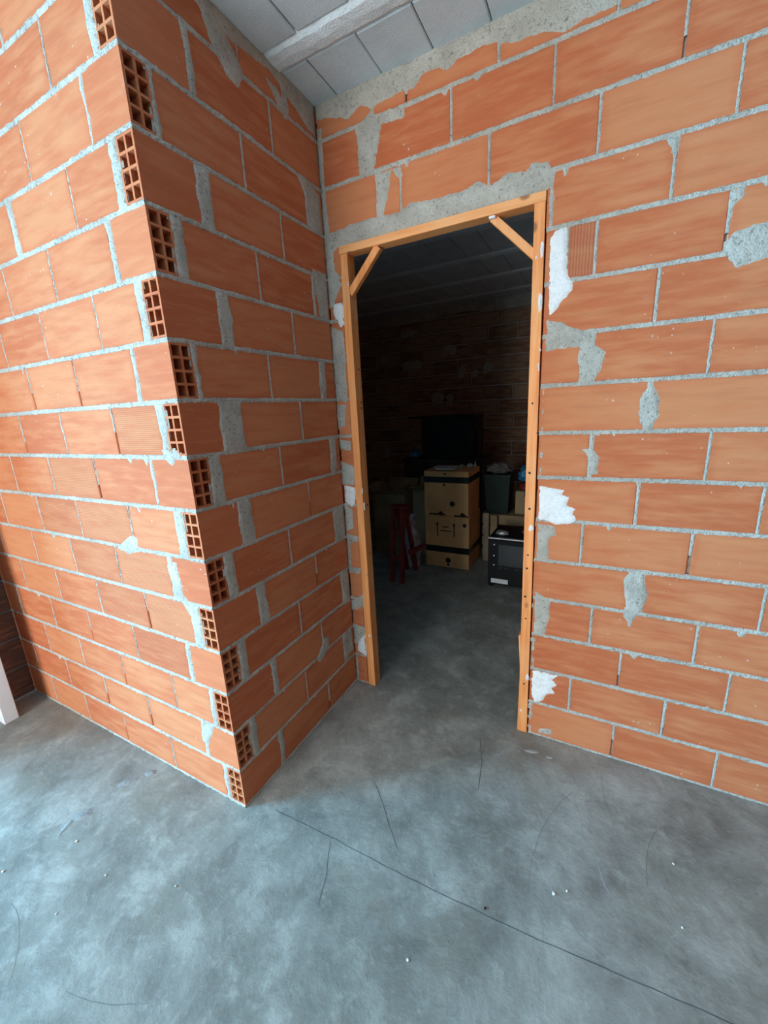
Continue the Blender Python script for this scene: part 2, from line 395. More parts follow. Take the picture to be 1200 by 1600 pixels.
def inpoly(x, y, P):
    c = False; n = len(P)
    for i in range(n):
        x0, y0 = P[i]; x1, y1 = P[i - 1]
        if (y0 > y) != (y1 > y) and x < (x1 - x0) * (y - y0) / (y1 - y0) + x0: c = not c
    return c
def pdist(x, y, P):
    d = 9.0; n = len(P)
    for i in range(n):
        x0, y0 = P[i]; x1, y1 = P[i - 1]; dx, dy = x1 - x0, y1 - y0; q = dx * dx + dy * dy
        t = 0 if q < 1e-12 else max(0, min(1, ((x - x0) * dx + (y - y0) * dy) / q))
        d = min(d, math.hypot(x - x0 - t * dx, y - y0 - t * dy))
    return d
def smear(parent, P, mat, name='mortar_smear', thick=0.006, step=0.0075, seed=0.0, rag=0.006, edge=0.012):
    """trowelled patch: a height field that dives under the brick faces at its ragged rim"""
    us = [p[0] for p in P]; zs = [p[1] for p in P]; pad = 0.012
    nu = int((max(us) - min(us) + 2 * pad) / step) + 2; nz = int((max(zs) - min(zs) + 2 * pad) / step) + 2
    idx = {}; v = []; f = []
    val = {}
    for i in range(nu):
        for k in range(nz):
            u = min(us) - pad + i * step; z = min(zs) - pad + k * step
            d = pdist(u, z, P); d = d if inpoly(u, z, P) else -d
            d += rag * ns(u * 38 + seed, z * 38, seed) + 0.5 * rag * ns(u * 110, z * 110 + seed, 3)
            val[i, k] = (u, z, d)
    def vid(i, k):
        if (i, k) not in idx:
            u, z, d = val[i, k]; t = max(-0.7, min(1.0, d / edge))
            y = 0.0005 - thick * t * 0.8 + (0.35 * thick * ns(u * 55, z * 55 + seed, 7) if t > 0 else 0)
            idx[i, k] = len(v); v.append((u, y, max(z, 0.001)))
        return idx[i, k]
    for i in range(nu - 1):
        for k in range(nz - 1):
            if max(val[i + a, k + b][2] for a in (0, 1) for b in (0, 1)) > -0.003:
                f.append((vid(i, k), vid(i + 1, k), vid(i + 1, k + 1), vid(i, k + 1)))
    if not f: return None
    o = mesh(name, v, f, mat, parent, smooth=True)
    # normals must face out of the wall (-y)
    if sum(p.normal.y * p.area for p in o.data.polygons) > 0: o.data.flip_normals()
    return o

def lay_wall(parent, rows, u_lo, u_hi, jw, tag_seed, ribbed=(), depth=0.09, mat=None, skip=None, u_start=None, u_end=None, strips=True, crack=0.25, hj=0.0085, ztop=HC, smears=True):
    """rows: {course: [(joint centre in m, width)]}; bricks fill the spans between joints"""
    mo = Mortar(); rnd = random.Random(tag_seed); wide = []
    for k, joints in rows.items():
        z0 = (k - 1) * H + jw / 2; z1 = min(k * H - jw / 2, ztop)
        lo = u_start(k) if u_start else u_lo; hi = u_end(k) if u_end else u_hi
        js = sorted((c, w) for c, w in joints if lo < c - w / 2 and c + w / 2 < hi)
        edges = [lo]
        for c, w in js: edges += [c - w / 2, c + w / 2]
        edges.append(hi)
        for i in range(0, len(edges), 2):
            a, b = edges[i], edges[i + 1]
            spans = [(a, b)]
            if skip: spans = skip(k, a, b)
            for (p, q) in spans:
                if q - p < 0.012: continue
                m = mat or MB
                for (rk, rc, rm) in ribbed:
                    if rk == k and p < rc < q: m = rm
                brick(parent, p, q, z0, z1, m, depth, rnd.uniform(-0.0006, 0.0012))
        for c, w in js:
            if skip and not skip(k, c - w / 2, c + w / 2): continue
            empty_j = (w < 0.013 and rnd.random() < crack)
            mo.box(c - w / 2 - 0.002, c + w / 2 + 0.002, 0.016 if empty_j else 0.003, depth - 0.004, z0 - 0.001, z1 + 0.001)
            if strips:
                if w > 0.02: wide.append((c, w, z0, z1))
                elif not empty_j: mo.strip_v(c, z0 - 0.004, z1 + 0.004, w, rnd.uniform(0, 99))
                else: mo.strip_v(c, z0 + (z1 - z0) * rnd.uniform(0.3, 0.6), z1 + 0.004, w * 0.8, rnd.uniform(0, 99))
    return mo, wide

def ext(lst, lo, hi, step, dw):
    """measured joints (in courses) -> metres, continued outwards at one brick length"""
    out = []
    for q in lst:
        c, w = q if isinstance(q, tuple) else (q, None)
        out.append((c * H, (w * H if w else dw)))
    cs = [c for c, w in out]
    c = max(cs) + step
    while c < hi: out.append((c, dw)); c += step
    c = min(cs) - step
    while c > lo: out.append((c, dw)); c -= step
    return out

JW = 0.0135
# ------------------------------------------------------------------ floor and shell
fl = MBuild().box(-4.1, 5.1, -5.6, 4.4, -0.12, 0.0).build('floor', MF)
tag(fl, 'grey trowelled concrete floor with swirls and hairline cracks', 'floor', kind='structure')

# left wall with the brightly lit face
wa = empty('wall_left', (0, -L, 0)); tag(wa, 'brightly lit hollow brick wall on the left ending in an open-celled corner', 'wall', kind='structure')
wb = empty('wall_side', (0, 0, 0), PI / 2); tag(wb, 'shaded brick return wall between the lit corner and the doorway', 'wall', kind='structure')
wd = empty('wall_right', (0, 0, 0)); tag(wd, 'brick wall holding the timber door frame, running to the right', 'wall', kind='structure')

A = {1: [(-.5, .1), -2.44, -4.46, -6.4, -8.33], 2: [(-1.0, .1), -3.08, -5.03, -7.01, -8.95], 3: [(-.52, .14), -1.84, -3.87, -5.83, -7.75],
     4: [(-1.04, .12), -3.03, -5.0, -6.94, -8.95], 5: [(-.58, .22), -2.24, -4.19, -6.17, -8.15], 6: [(-1.08, .16), -3.02, -4.97, -6.95, -8.97],
     7: [(-.56, .2), -2.18, -4.26, -6.14, -8.18], 8: [(-1.09, .05), -3.1, -5.05, -6.99], 9: [(-.54, .16), -2.06, -4.05, -5.95], 10: [(-1.03, .1), -3.04, -4.99],
     11: [(-.54, .16), -1.9, -3.91, -5.79], 12: [(-1.02, .14), -3.07, -4.95], 13: [(-.54, .16), -1.9, (-4.07, .16)], 14: [(-1.02, .05), -3.04], 15: [(-.53, .14), -1.84], 16: [(-1.0, .05), -3.0]}
B = {1: [(-3.61, .12), -1.52], 2: [(-4.40, .2), -2.44, (-.48, .2)], 3: [(-3.53, .16), -1.57], 4: [(-4.38, .25), -2.4, (-.3, .25)], 5: [(-3.61, .26), -1.56],
     6: [(-4.37, .24), -2.49, (-.35, .25)], 7: [(-3.75, .36), -1.57], 8: [(-4.36, .28), -2.48, (-.37, .2)], 9: [(-3.78, .55), -1.58], 10: [(-4.42, .05), -2.53, (-.55, .16)],
     11: [(-3.6, .3), -1.57], 12: [(-4.40, .18), -2.54, (-.63, .1)], 13: [(-3.69, .28), -1.64], 14: [(-4.44, .04), -2.62, (-.62, .1)], 15: [(-3.65, .1), -1.67], 16: [(-4.45, .1), -2.45, (-1.11, .15)]}
D = {1: [7.4, 9.39], 2: [6.37, 8.34], 3: [7.38, 9.36], 4: [6.71, 8.71], 5: [(7.51, .26), 9.65], 6: [6.38, 8.39], 7: [7.37, 9.35], 8: [(6.43, .09), 8.44],
     9: [(7.38, .09)], 10: [(6.22, .24), 8.24], 11: [7.33], 12: [(5.73, .04), 6.24, 8.24], 13: [7.37], 14: [(1.62, .12), 2.17, 4.16, 6.16, 8.14], 15: [(1.32, .34), 3.37, 5.35, 7.33], 16: [1.54, 2.37, 4.32, 6.33, 8.33]}
XL0 = -1.97
BW = 0.088      # brick thickness
Aj = {k: ext(v, XL0, -0.05, 0.397, 0.007) for k, v in A.items()}
Bj = {k: ext(v, -9, -9, 9, 0.007) for k, v in B.items()}
Dj = {k: ext(v, 9, 3.0, 0.4, 0.0095) for k, v in D.items()}

def first(js, hi=True): return max(js) if hi else min(js)
# corner bricks: odd courses show their cells on the lit wall, even courses on the shaded wall
dep_odd = {}; dep_even = {}
for k in range(1, 17):
    z0 = (k - 1) * H + JW / 2; z1 = min(k * H - JW / 2, HC)
    if k % 2:
        c, w = min(Bj[k]); dep_odd[k] = L + c - w / 2
        hollow_brick(wa, -BW, 0.0, z0, z1, dep_odd[k])
    else:
        c, w = max(Aj[k]); dep_even[k] = -(c + w / 2)
        hollow_brick(wb, -L, -L + BW, z0, z1, dep_even[k])

rib = [(8, -0.80, MRH), (7, -0.62, MRH), (7, -1.03, MRH), (6, -0.40, MRH), (6, -0.8, MRH), (5, -0.64, MRH), (5, -0.30, MRH), (4, -0.40, MRH), (9, -0.25, MRH)]
nA = {}; nB = {}
for k in range(1, 17):
    nA[k] = max(Aj[k]); nB[k] = min(Bj[k])
sA = {k: [j for j in Aj[k] if j != nA[k]] for k in Aj}; sB = {k: [j for j in Bj[k] if j != nB[k]] for k in Bj}
moA, wideA = lay_wall(wa, sA, XL0, 0, JW, 1, rib, u_end=lambda k: nA[k][0] - nA[k][1] / 2, crack=0.3)
moB, wideB = lay_wall(wb, sB, -L, 0, JW, 2, u_start=lambda k: nB[k][0] + nB[k][1] / 2, crack=0.2)
# the joints directly beside the corner bricks
for k in range(1, 17):
    z0 = (k - 1) * H + JW / 2; z1 = min(k * H - JW / 2, HC)
    for mo, wide, a, b in ((moA, wideA, nA[k][0] - nA[k][1] / 2, -BW if k % 2 else -dep_even[k]), (moB, wideB, -L + dep_odd[k] if k % 2 else -L + BW, nB[k][0] + nB[k][1] / 2)):
        mo.box(a, b, 0.003, BW - 0.004, z0, z1); wide.append(((a + b) / 2, b - a, z0, z1))

OPEN = (0.088, 1.068, 2.535)     # masonry opening for the frame
def dskip(k, a, b):
    top = k * H
    if (k - 1) * H >= 2.59: return [(a, b)]
    out = []
    lo_end, hi_start = 0.086, (1.064 + 0.022 * (1 - (k - 0.5) * H / 2.5))
    if a < lo_end: out.append((a, min(b, lo_end)))
    if b > hi_start: out.append((max(a, hi_start), b))
    return out
ribd = [(12, 1.19, MRV)]
moD, wideD = lay_wall(wd, Dj, 0.004, 3.0, JW, 3, ribd, skip=dskip, crack=0.22, hj=0.0095)
# mortar packing over the frame head
moD.box(0.086, 1.07, 0.002, BW - 0.004, 2.537, 2.61)

# bed joints
def beds(mo, u0, u1, seed, zs=range(0, 16), cut=None, d1=BW - 0.004):
    for k in zs:
        spans = [(u0, u1)]
        if cut: spans = cut(k, u0, u1)
        for (a, b) in spans:
            zc = k * H
            if k == 0:
                mo.strip_h(a, b, 0.003, 0.010, seed + k, z_lo=0.0005, proud=0.004)
                mo.box(a, b, 0.003, d1, 0.0, JW / 2 + 0.001)
            else:
                mo.box(a, b, 0.0025, d1, zc - JW / 2 - 0.001, zc + JW / 2 + 0.001)
                mo.strip_h(a, b, zc, JW, seed + k * 1.37)
beds(moA, XL0, 0.0, 11.0); beds(moB, -L, 0.0, 37.0)
beds(moD, 0.0, 3.0, 71.0, cut=lambda k, a, b: [(a, b)] if k * H > 2.57 else [(0.0, 0.088), (1.064 + 0.022 * (1 - k * H / 2.5), 3.0)])
moA.build('mortar', MM, wa); moB.build('mortar', MM, wb); moD.build('mortar', MM, wd)

def wide_smears(parent, wide, seed):
    for i, (c, w, z0, z1) in enumerate(wide):
        r = random.Random(seed * 1000 + i); n = 5; P = []
        e = 0.001
        for k in range(n + 1):
            P.append((c - w / 2 - e - r.uniform(-0.003, 0.008), z0 - 0.004 + (z1 - z0 + 0.008) * k / n))
        for k in range(n, -1, -1):
            P.append((c + w / 2 + e + r.uniform(-0.003, 0.008), z0 - 0.004 + (z1 - z0 + 0.008) * k / n))
        smear(parent, P, MM, 'mortar_smear', 0.005, 0.006, seed + i * 1.3, 0.005, 0.009)
wide_smears(wa, wideA, 1); wide_smears(wb, wideB, 2); wide_smears(wd, wideD, 3)

SM_D = {
    'band_top': [(0.002, 3.084), (0.045, 3.084), (0.185, 3.04), (0.255, 3.069), (0.303, 3.035), (0.358, 3.045), (0.461, 3.052), (0.511, 3.04), (0.55, 3.081), (0.62, 3.078), (0.661, 3.054), (0.707, 3.075), (0.804, 3.084), (0.853, 3.076), (0.913, 3.048), (1.026, 3.04), (1.098, 3.013), (1.159, 3.026), (1.251, 3.025), (1.30, 3.07), (1.5, 3.06), (1.8, 3.09), (1.8, 3.15), (0.002, 3.15)],
    'col15': [(0.215, 2.989), (0.303, 3.035), (0.352, 2.981), (0.306, 2.815), (0.226, 2.811), (0.226, 2.905)],
    's15': [(0.334, 3.011), (0.459, 2.999), (0.463, 2.956), (0.341, 2.97)],
    'col14': [(0.314, 2.793), (0.39, 2.783), (0.369, 2.703), (0.341, 2.612), (0.316, 2.594), (0.314, 2.665)],
    's14': [(0.387, 2.788), (0.438, 2.784), (0.442, 2.739), (0.417, 2.751)],
    'band_lintel': [(0.012, 2.601), (0.169, 2.619), (0.335, 2.616), (0.427, 2.608), (0.476, 2.634), (0.538, 2.624), (0.628, 2.621), (0.742, 2.617), (0.783, 2.641), (0.836, 2.602), (0.892, 2.634), (0.925, 2.63), (0.974, 2.623), (0.998, 2.643), (1.061, 2.632), (1.089, 2.593), (1.082, 2.545), (1.061, 2.543), (0.656, 2.543), (0.34, 2.54), (0.086, 2.54), (0.05, 2.52), (0.012, 2.53)],
    's10': [(1.083, 2.065), (1.139, 2.05), (1.22, 2.006), (1.26, 1.993), (1.259, 1.953), (1.312, 1.916), (1.301, 1.851), (1.281, 1.803), (1.234, 1.804), (1.212, 1.884), (1.217, 1.943), (1.152, 1.95), (1.088, 1.944)],
    's9': [(1.466, 1.799), (1.486, 1.781), (1.508, 1.724), (1.515, 1.659), (1.493, 1.602), (1.462, 1.605), (1.446, 1.661), (1.444, 1.735), (1.462, 1.766)],
    's8': [(1.252, 1.528), (1.281, 1.534), (1.322, 1.498), (1.314, 1.444), (1.323, 1.419), (1.286, 1.423), (1.274, 1.498)],
    's6': [(1.085, 1.182), (1.16, 1.174), (1.171, 1.129), (1.139, 1.107), (1.144, 1.005), (1.085, 0.99)],
    's5': [(1.469, 0.995), (1.535, 0.999), (1.532, 0.954), (1.549, 0.905), (1.536, 0.81), (1.514, 0.787), (1.495, 0.728), (1.47, 0.778), (1.468, 0.859), (1.45, 0.961)],
    's4': [(1.088, 0.836), (1.13, 0.813), (1.16, 0.791), (1.158, 0.712), (1.145, 0.614), (1.09, 0.589)],
    's1': [(1.133, 0.048), (1.2, 0.061), (1.208, 0.027), (1.141, 0.014)],
    's12': [(1.647, 2.226), (1.671, 2.265), (1.715, 2.275), (1.752, 2.276), (1.809, 2.263), (1.821, 2.178), (1.783, 2.167), (1.74, 2.161), (1.692, 2.145), (1.661, 2.177)],
    's12b': [(1.642, 2.39), (1.687, 2.395), (1.679, 2.361), (1.658, 2.34), (1.654, 2.307), (1.644, 2.319)],
    's13': [(1.443, 2.595), (1.482, 2.588), (1.479, 2.529), (1.467, 2.546)],
    'edge_a': [(1.072, 2.54), (1.084, 2.54), (1.086, 2.40), (1.076, 2.40)],
    'edge_b': [(1.08, 1.80), (1.089, 1.80), (1.092, 1.40), (1.083, 1.40)],
    'edge_c': [(1.086, 0.58), (1.096, 0.58), (1.098, 0.40), (1.09, 0.40)],
    'edge_d': [(1.09, 0.20), (1.100, 0.20), (1.102, 0.0), (1.092, 0.0)],
    'gl0': [(0.004, 3.05), (0.03, 3.05), (0.024, 2.8), (0.034, 2.6), (0.004, 2.6)],
    'gl1': [(0.004, 2.60), (0.045, 2.58), (0.05, 2.444), (0.085, 2.365), (0.046, 2.311), (0.03, 2.269), (0.004, 2.27)],
    'gl2': [(0.004, 2.176), (0.075, 2.138), (0.08, 2.01), (0.073, 1.779), (0.004, 1.796)],
    'gl3': [(0.004, 1.775), (0.064, 1.772), (0.05, 1.659), (0.004, 1.642)],
    'gl4': [(0.004, 1.58), (0.073, 1.57), (0.073, 1.516), (0.004, 1.534)],
    'gl5': [(0.004, 1.453), (0.083, 1.433), (0.08, 1.325), (0.004, 1.322)],
    'gl6': [(0.004, 1.195), (0.054, 1.179), (0.054, 1.061), (0.004, 1.035)],
    'gl7': [(0.004, 1.02), (0.077, 1.011), (0.08, 0.975), (0.027, 0.965), (0.02, 0.80), (0.004, 0.8)],
    'gl8': [(0.004, 0.80), (0.08, 0.803), (0.077, 0.773), (0.004, 0.768)],
    'gl9': [(0.004, 0.571), (0.083, 0.63), (0.085, 0.552), (0.031, 0.519), (0.004, 0.52)],
    'gl10': [(0.004, 0.416), (0.085, 0.412), (0.085, 0.366), (0.032, 0.282), (0.004, 0.276)],
    'gl11': [(0.004, 0.2), (0.02, 0.2), (0.02, 0.0), (0.004, 0.0)],
}
SW_D = {
    'w12': [(1.082, 2.363), (1.102, 2.387), (1.136, 2.39), (1.147, 2.317), (1.151, 2.226), (1.174, 2.185), (1.178, 2.161), (1.146, 2.135), (1.117, 2.094), (1.09, 2.079), (1.083, 2.229)],
    'w6': [(1.085, 1.358), (1.151, 1.352), (1.19, 1.345), (1.182, 1.325), (1.214, 1.314), (1.205, 1.28), (1.24, 1.26), (1.228, 1.24), (1.246, 1.227), (1.242, 1.194), (1.16, 1.181), (1.112, 1.198), (1.087, 1.183)],
    'w2': [(1.093, 0.39), (1.143, 0.389), (1.213, 0.391), (1.19, 0.357), (1.215, 0.334), (1.19, 0.31), (1.206, 0.281), (1.162, 0.261), (1.157, 0.224), (1.111, 0.197), (1.093, 0.244)],
    'wl1': [(0.03, 2.282), (0.082, 2.283), (0.084, 2.226), (0.082, 2.181), (0.061, 2.168), (0.025, 2.231)],
    'wl2': [(0.012, 1.319), (0.082, 1.307), (0.08, 1.219), (0.055, 1.186), (0.012, 1.215)],
    'wl3': [(0.03, 0.29), (0.084, 0.36), (0.084, 0.205), (0.02, 0.223)],
}
SM_B = {
    't16': [(-0.66, 3.13), (-0.559, 3.098), (-0.508, 3.055), (-0.464, 3.002), (-0.506, 2.945), (-0.556, 2.955), (-0.612, 3.008)],
    't16b': [(-0.337, 3.072), (-0.262, 3.07), (-0.205, 2.99), (-0.24, 2.977), (-0.296, 3.03)],
    'top': [(-0.98, 3.12), (-0.7, 3.10), (-0.5, 3.085), (-0.3, 3.11), (-0.05, 3.02), (-0.01, 3.02), (-0.01, 3.15), (-0.98, 3.15)],
    'c14': [(-0.191, 2.798), (-0.106, 2.802), (-0.02, 2.774), (-0.012, 2.60), (-0.123, 2.595), (-0.12, 2.711)],
    'c12': [(-0.123, 2.423), (-0.012, 2.425), (-0.012, 2.204), (-0.091, 2.211), (-0.11, 2.341)],
    'c10': [(-0.135, 1.988), (-0.077, 1.999), (-0.087, 1.803), (-0.14, 1.8)],
    'c8': [(-0.096, 1.614), (-0.036, 1.595), (-0.041, 1.422), (-0.104, 1.421)],
    'c6': [(-0.117, 1.192), (-0.012, 1.201), (-0.014, 1.007), (-0.113, 0.991)],
    'c4': [(-0.077, 0.804), (-0.012, 0.787), (-0.012, 0.578), (-0.091, 0.592)],
    'c2': [(-0.115, 0.408), (-0.021, 0.392), (-0.017, 0.237), (-0.124, 0.234)],
    'm3': [(-0.306, 0.486), (-0.251, 0.467), (-0.275, 0.392), (-0.361, 0.362), (-0.38, 0.395)],
}
SM_A = {
    'a8': [(-0.14, 1.628), (-0.046, 1.624), (-0.03, 1.601), (-0.068, 1.593), (-0.091, 1.564), (-0.116, 1.583)],
    'a7': [(-0.584, 1.187), (-0.46, 1.267), (-0.416, 1.248), (-0.421, 1.189), (-0.506, 1.173)],
    'a6': [(-0.205, 1.177), (-0.175, 1.17), (-0.169, 1.087), (-0.167, 1.03), (-0.124, 0.994), (-0.1, 1.00), (-0.102, 0.981), (-0.101, 0.912), (-0.153, 0.945), (-0.175, 0.985), (-0.232, 1.018)],
    'a3': [(-0.212, 0.374), (-0.122, 0.414), (-0.144, 0.354), (-0.185, 0.263), (-0.231, 0.274)],
}
for par, S, m, nm, th in ((wd, SM_D, MM, 'mortar_smear', 0.0065), (wd, SW_D, MW, 'white_filler_patch', 0.009), (wb, SM_B, MM, 'mortar_smear', 0.006), (wa, SM_A, MM, 'mortar_smear', 0.006)):
    for i, (k, P) in enumerate(S.items()):
        smear(par, P, m, nm, th, 0.0075, i * 2.7 + 0.3)

# loose splashes hanging from the joints
for par, lo, hi, cnt, sd in ((wd, 1.12, 2.1, 16, 5), (wd, 0.2, 1.0, 5, 6), (wb, -0.88, -0.1, 12, 7), (wa, -1.6, -0.15, 18, 8)):
    r = random.Random(sd)
    for i in range(cnt):
        u = r.uniform(lo, hi); k = r.randrange(1, 15) if lo != 0.2 else r.choice((14, 15)); z = k * H; w = r.uniform(0.008, 0.03); d = r.uniform(0.012, 0.035) * r.choice((1, 1, 1, -0.5))
        smear(par, [(u - w, z + 0.004), (u + w, z + 0.003), (u + w * 0.5, z - d * 0.6), (u + r.uniform(-0.4, 0.4) * w, z - d)], MM, 'mortar_smear', 0.0055, 0.005, sd * 31 + i * 1.7, 0.005, 0.008)

# ------------------------------------------------------------------ other walls of the place
ch = MBuild()
MGB = concrete_mat('grey_render', (0.40, 0.42, 0.42), (0.52, 0.54, 0.54), 3.0, 0.4, 0.003)
def plain_wall(name, boxes, label, mat=None):
    m = MBuild()
    for q in boxes: m.box(*q)
    o = m.build(name, mat or MFAR); tag(o, label, 'wall', kind='structure'); return o
XL = -1.97
plain_wall('wall_outer_left', [(XL - 0.1, XL, -5.6, -3.5, 0, HC), (XL - 0.1, XL, -3.5, -2.0, 2.6, HC)], 'grey rendered wall framing the wide passage on the far left', MGB)
plain_wall('wall_passage', [(-4.1, -3.95, -4.8, -0.9, 0, HC), (-4.0, XL - 0.1, -0.98, -0.88, 0, HC), (-4.0, XL - 0.1, -4.8, -4.7, 0, HC)], 'grey rendered wall of the passage beyond the left opening', MGB)
MSMK = concrete_mat('smoky_mortar', (0.12, 0.11, 0.10), (0.18, 0.165, 0.15))  # mortar darkened along with the bricks, shade put into the colour
we = empty('wall_far_left', (XL, 0, 0), PI / 2); tag(we, 'strip of brick wall coloured dark for its shade, in the left corner behind the white board', 'wall', kind='structure')
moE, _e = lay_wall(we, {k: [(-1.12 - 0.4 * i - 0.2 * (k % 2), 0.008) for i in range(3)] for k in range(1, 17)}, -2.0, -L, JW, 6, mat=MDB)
for k in range(0, 16):
    moE.box(-2.0, -L, 0.0025, 0.084, max(0, k * H - JW / 2), k * H + JW / 2 + 0.001)
    if k: moE.strip_h(-2.0, -L, k * H, JW, 91 + k)
moE.build('mortar', MSMK, we)
plain_wall('wall_rear', [(0.3, 5.0, -5.7, -5.6, 0, HC), (XL, 0.3, -5.7, -5.6, 2.55, HC)], 'grey rendered wall with a wide entrance behind the viewpoint', MGB)
plain_wall('wall_outer_right', [(5.0, 5.1, -5.6, 0.09, 0, HC), (3.0, 5.0, 0.0, 0.09, 0, HC)], 'brick wall closing the room on the far right')
# store room behind the doorway
wk = empty('wall_back', (0, 4.2, 0)); tag(wk, 'dim brick wall at the back of the dark store room', 'wall', kind='structure')
rowsK = {}
for k in range(1, 17):
    off = 0.2 * (k % 2) + random.uniform(-0.03, 0.03)
    rowsK[k] = [(-4.0 + off + 0.4 * i + 0.2, 0.012) for i in range(20)]
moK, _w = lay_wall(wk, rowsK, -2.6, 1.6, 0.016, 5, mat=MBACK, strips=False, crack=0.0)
for k in range(0, 16): moK.box(-2.6, 1.6, 0.002, 0.086, max(0, k * H - 0.009), k * H + 0.009)
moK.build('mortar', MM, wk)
for i in range(14):
    u = random.uniform(-1.9, 0.6); z = random.uniform(0.9, 2.9); w = random.uniform(0.05, 0.14); hh = random.uniform(0.04, 0.12)
    smear(wk, [(u - w, z - hh), (u + w * 0.6, z - hh * 0.8), (u + w, z + hh * 0.4), (u, z + hh), (u - w * 0.8, z + hh * 0.5)], MM, 'mortar_smear', 0.006, 0.02, i * 1.9, 0.02, 0.02)
smear(wk, [(-2.5, 3.03), (-1.2, 3.0), (-0.6, 3.05), (0.0, 2.99), (0.6, 3.03), (1.5, 3.0), (1.5, 3.15), (-2.5, 3.15)], MM, 'mortar_smear', 0.01, 0.025, 3.3, 0.02, 0.02)
plain_wall('wall_store_left', [(-2.7, -2.6, -0.89, 4.3, 0, HC)], 'dark brick wall on the left of the store room')
plain_wall('wall_store_right', [(1.6, 1.7, 0.09, 4.3, 0, HC)], 'dark brick wall on the right of the store room, behind the door wall')

# ------------------------------------------------------------------ ceiling of concrete blocks between beams
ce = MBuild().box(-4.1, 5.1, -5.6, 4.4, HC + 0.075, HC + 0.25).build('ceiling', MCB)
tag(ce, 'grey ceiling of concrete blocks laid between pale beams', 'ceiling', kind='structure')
PB, BWD = 0.69, 0.134
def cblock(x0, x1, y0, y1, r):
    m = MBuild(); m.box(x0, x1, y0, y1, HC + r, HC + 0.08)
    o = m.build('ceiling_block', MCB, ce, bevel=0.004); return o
for n in range(-7, 7):
    yb = -0.354 + n * PB                      # near edge of a beam
    bm_ = Mortar(); steps = 60
    # rough underside
    base = len(bm_.v); prof = ((0.0, 0.012), (0.03, -0.004), (0.067, -0.007), (0.104, -0.004), (BWD, 0.012))
    x0b, x1b = (-4.0, 5.0)
    nst = 350 if abs(n) < 2 else 40
    for i in range(nst + 1):
        x = x0b + (x1b - x0b) * i / nst
        for k, (dy, dz) in enumerate(prof):
            bm_.v.append((x, yb + dy + 0.010 * ns(x * 14, k * 3.0 + n, 2), HC + dz + 0.003 * ns(x * 30, dy * 40, n) * (1 if 0 < k < 4 else 0)))
    for i in range(nst):
        for k in range(4):
            a = base + i * 5 + k; bm_.f.append((a, a + 5, a + 6, a + 1))
    bm_.box(x0b, x1b, yb + 0.004, yb + BWD - 0.004, HC + 0.008, HC + 0.08)
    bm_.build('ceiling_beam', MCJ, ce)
    # block row on the far side of the beam
    y0, y1 = yb + BWD - 0.006, yb + PB + 0.006
    vis = (-1.3 < y0 < 0.35) or (y0 > 0.2)
    lo, hi = (-0.6, 2.2) if y0 < 0.2 else (-2.5, 1.6)
    ph = 0.13 if n == 0 else (0.177 if n == -1 else random.uniform(0, 0.23))
    if vis:
        i0 = math.floor((lo - ph) / 0.2355); i1 = math.ceil((hi - ph) / 0.2355)
        for i in range(i0, i1):
            x = ph + i * 0.2355
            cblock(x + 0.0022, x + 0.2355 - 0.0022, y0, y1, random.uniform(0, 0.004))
        rest = [(-4.0, ph + i0 * 0.2355), (ph + i1 * 0.2355, 5.0)]
    else: rest = [(-4.0, 5.0)]
    for (a, b) in rest:
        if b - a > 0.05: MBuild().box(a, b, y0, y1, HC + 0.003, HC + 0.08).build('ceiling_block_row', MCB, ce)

# ------------------------------------------------------------------ rough timber door frame
df = empty('door_1', (0.575, 0.03, 0)); tag(df, 'rough pine door frame with two corner braces around the dark doorway', 'door frame', kind='structure')
def fpart(m, name, mat, bevel=0.002):
    m.v = [(x - 0.575, y - 0.03, z) for x, y, z in m.v]
    return m.build(name, mat, df, bevel=bevel)
def jamb(xb0, xb1, xt0, xt1, z1, y0, y1, name='jamb', bow=0.0):
    m = MBuild(); n = 8
    for i in range(n + 1):
        t = i / n; b = bow * math.sin(PI * t)
        x0 = xb0 + (xt0 - xb0) * t + b; x1 = xb1 + (xt1 - xb1) * t + b; z = 0.001 + (z1 - 0.001) * t
        m.v += [(x0, y0, z), (x1, y0, z), (x1, y1, z), (x0, y1, z)]
    for i in range(n):
        for k in range(4):
            a = i * 4 + k; b2 = i * 4 + (k + 1) % 4; m.f.append((a, b2, b2 + 4, a + 4))
    m.f.append((0, 1, 2, 3)); m.f.append((n * 4, n * 4 + 1, n * 4 + 2, n * 4 + 3))
    return m
fpart(jamb(0.094, 0.142, 0.090, 0.132, 2.4985, -0.004, 0.064, bow=-0.002), 'jamb', MWZ, 0)
fpart(jamb(1.034, 1.079, 1.017, 1.058, 2.4985, -0.006, 0.058), 'jamb', MWZ, 0)
fpart(MBuild().box(0.087, 1.060, -0.007, 0.062, 2.4995, 2.536), 'head', MWX, 0.002)
fpart(MBuild().bar((0.128, 0.018, 2.318), (0.302, 0.018, 2.4985), 0.036, 0.030), 'brace', MWZ)
fpart(MBuild().bar((1.030, 0.020, 2.312), (0.846, 0.030, 2.4985), 0.032, 0.026), 'brace', MWZ)
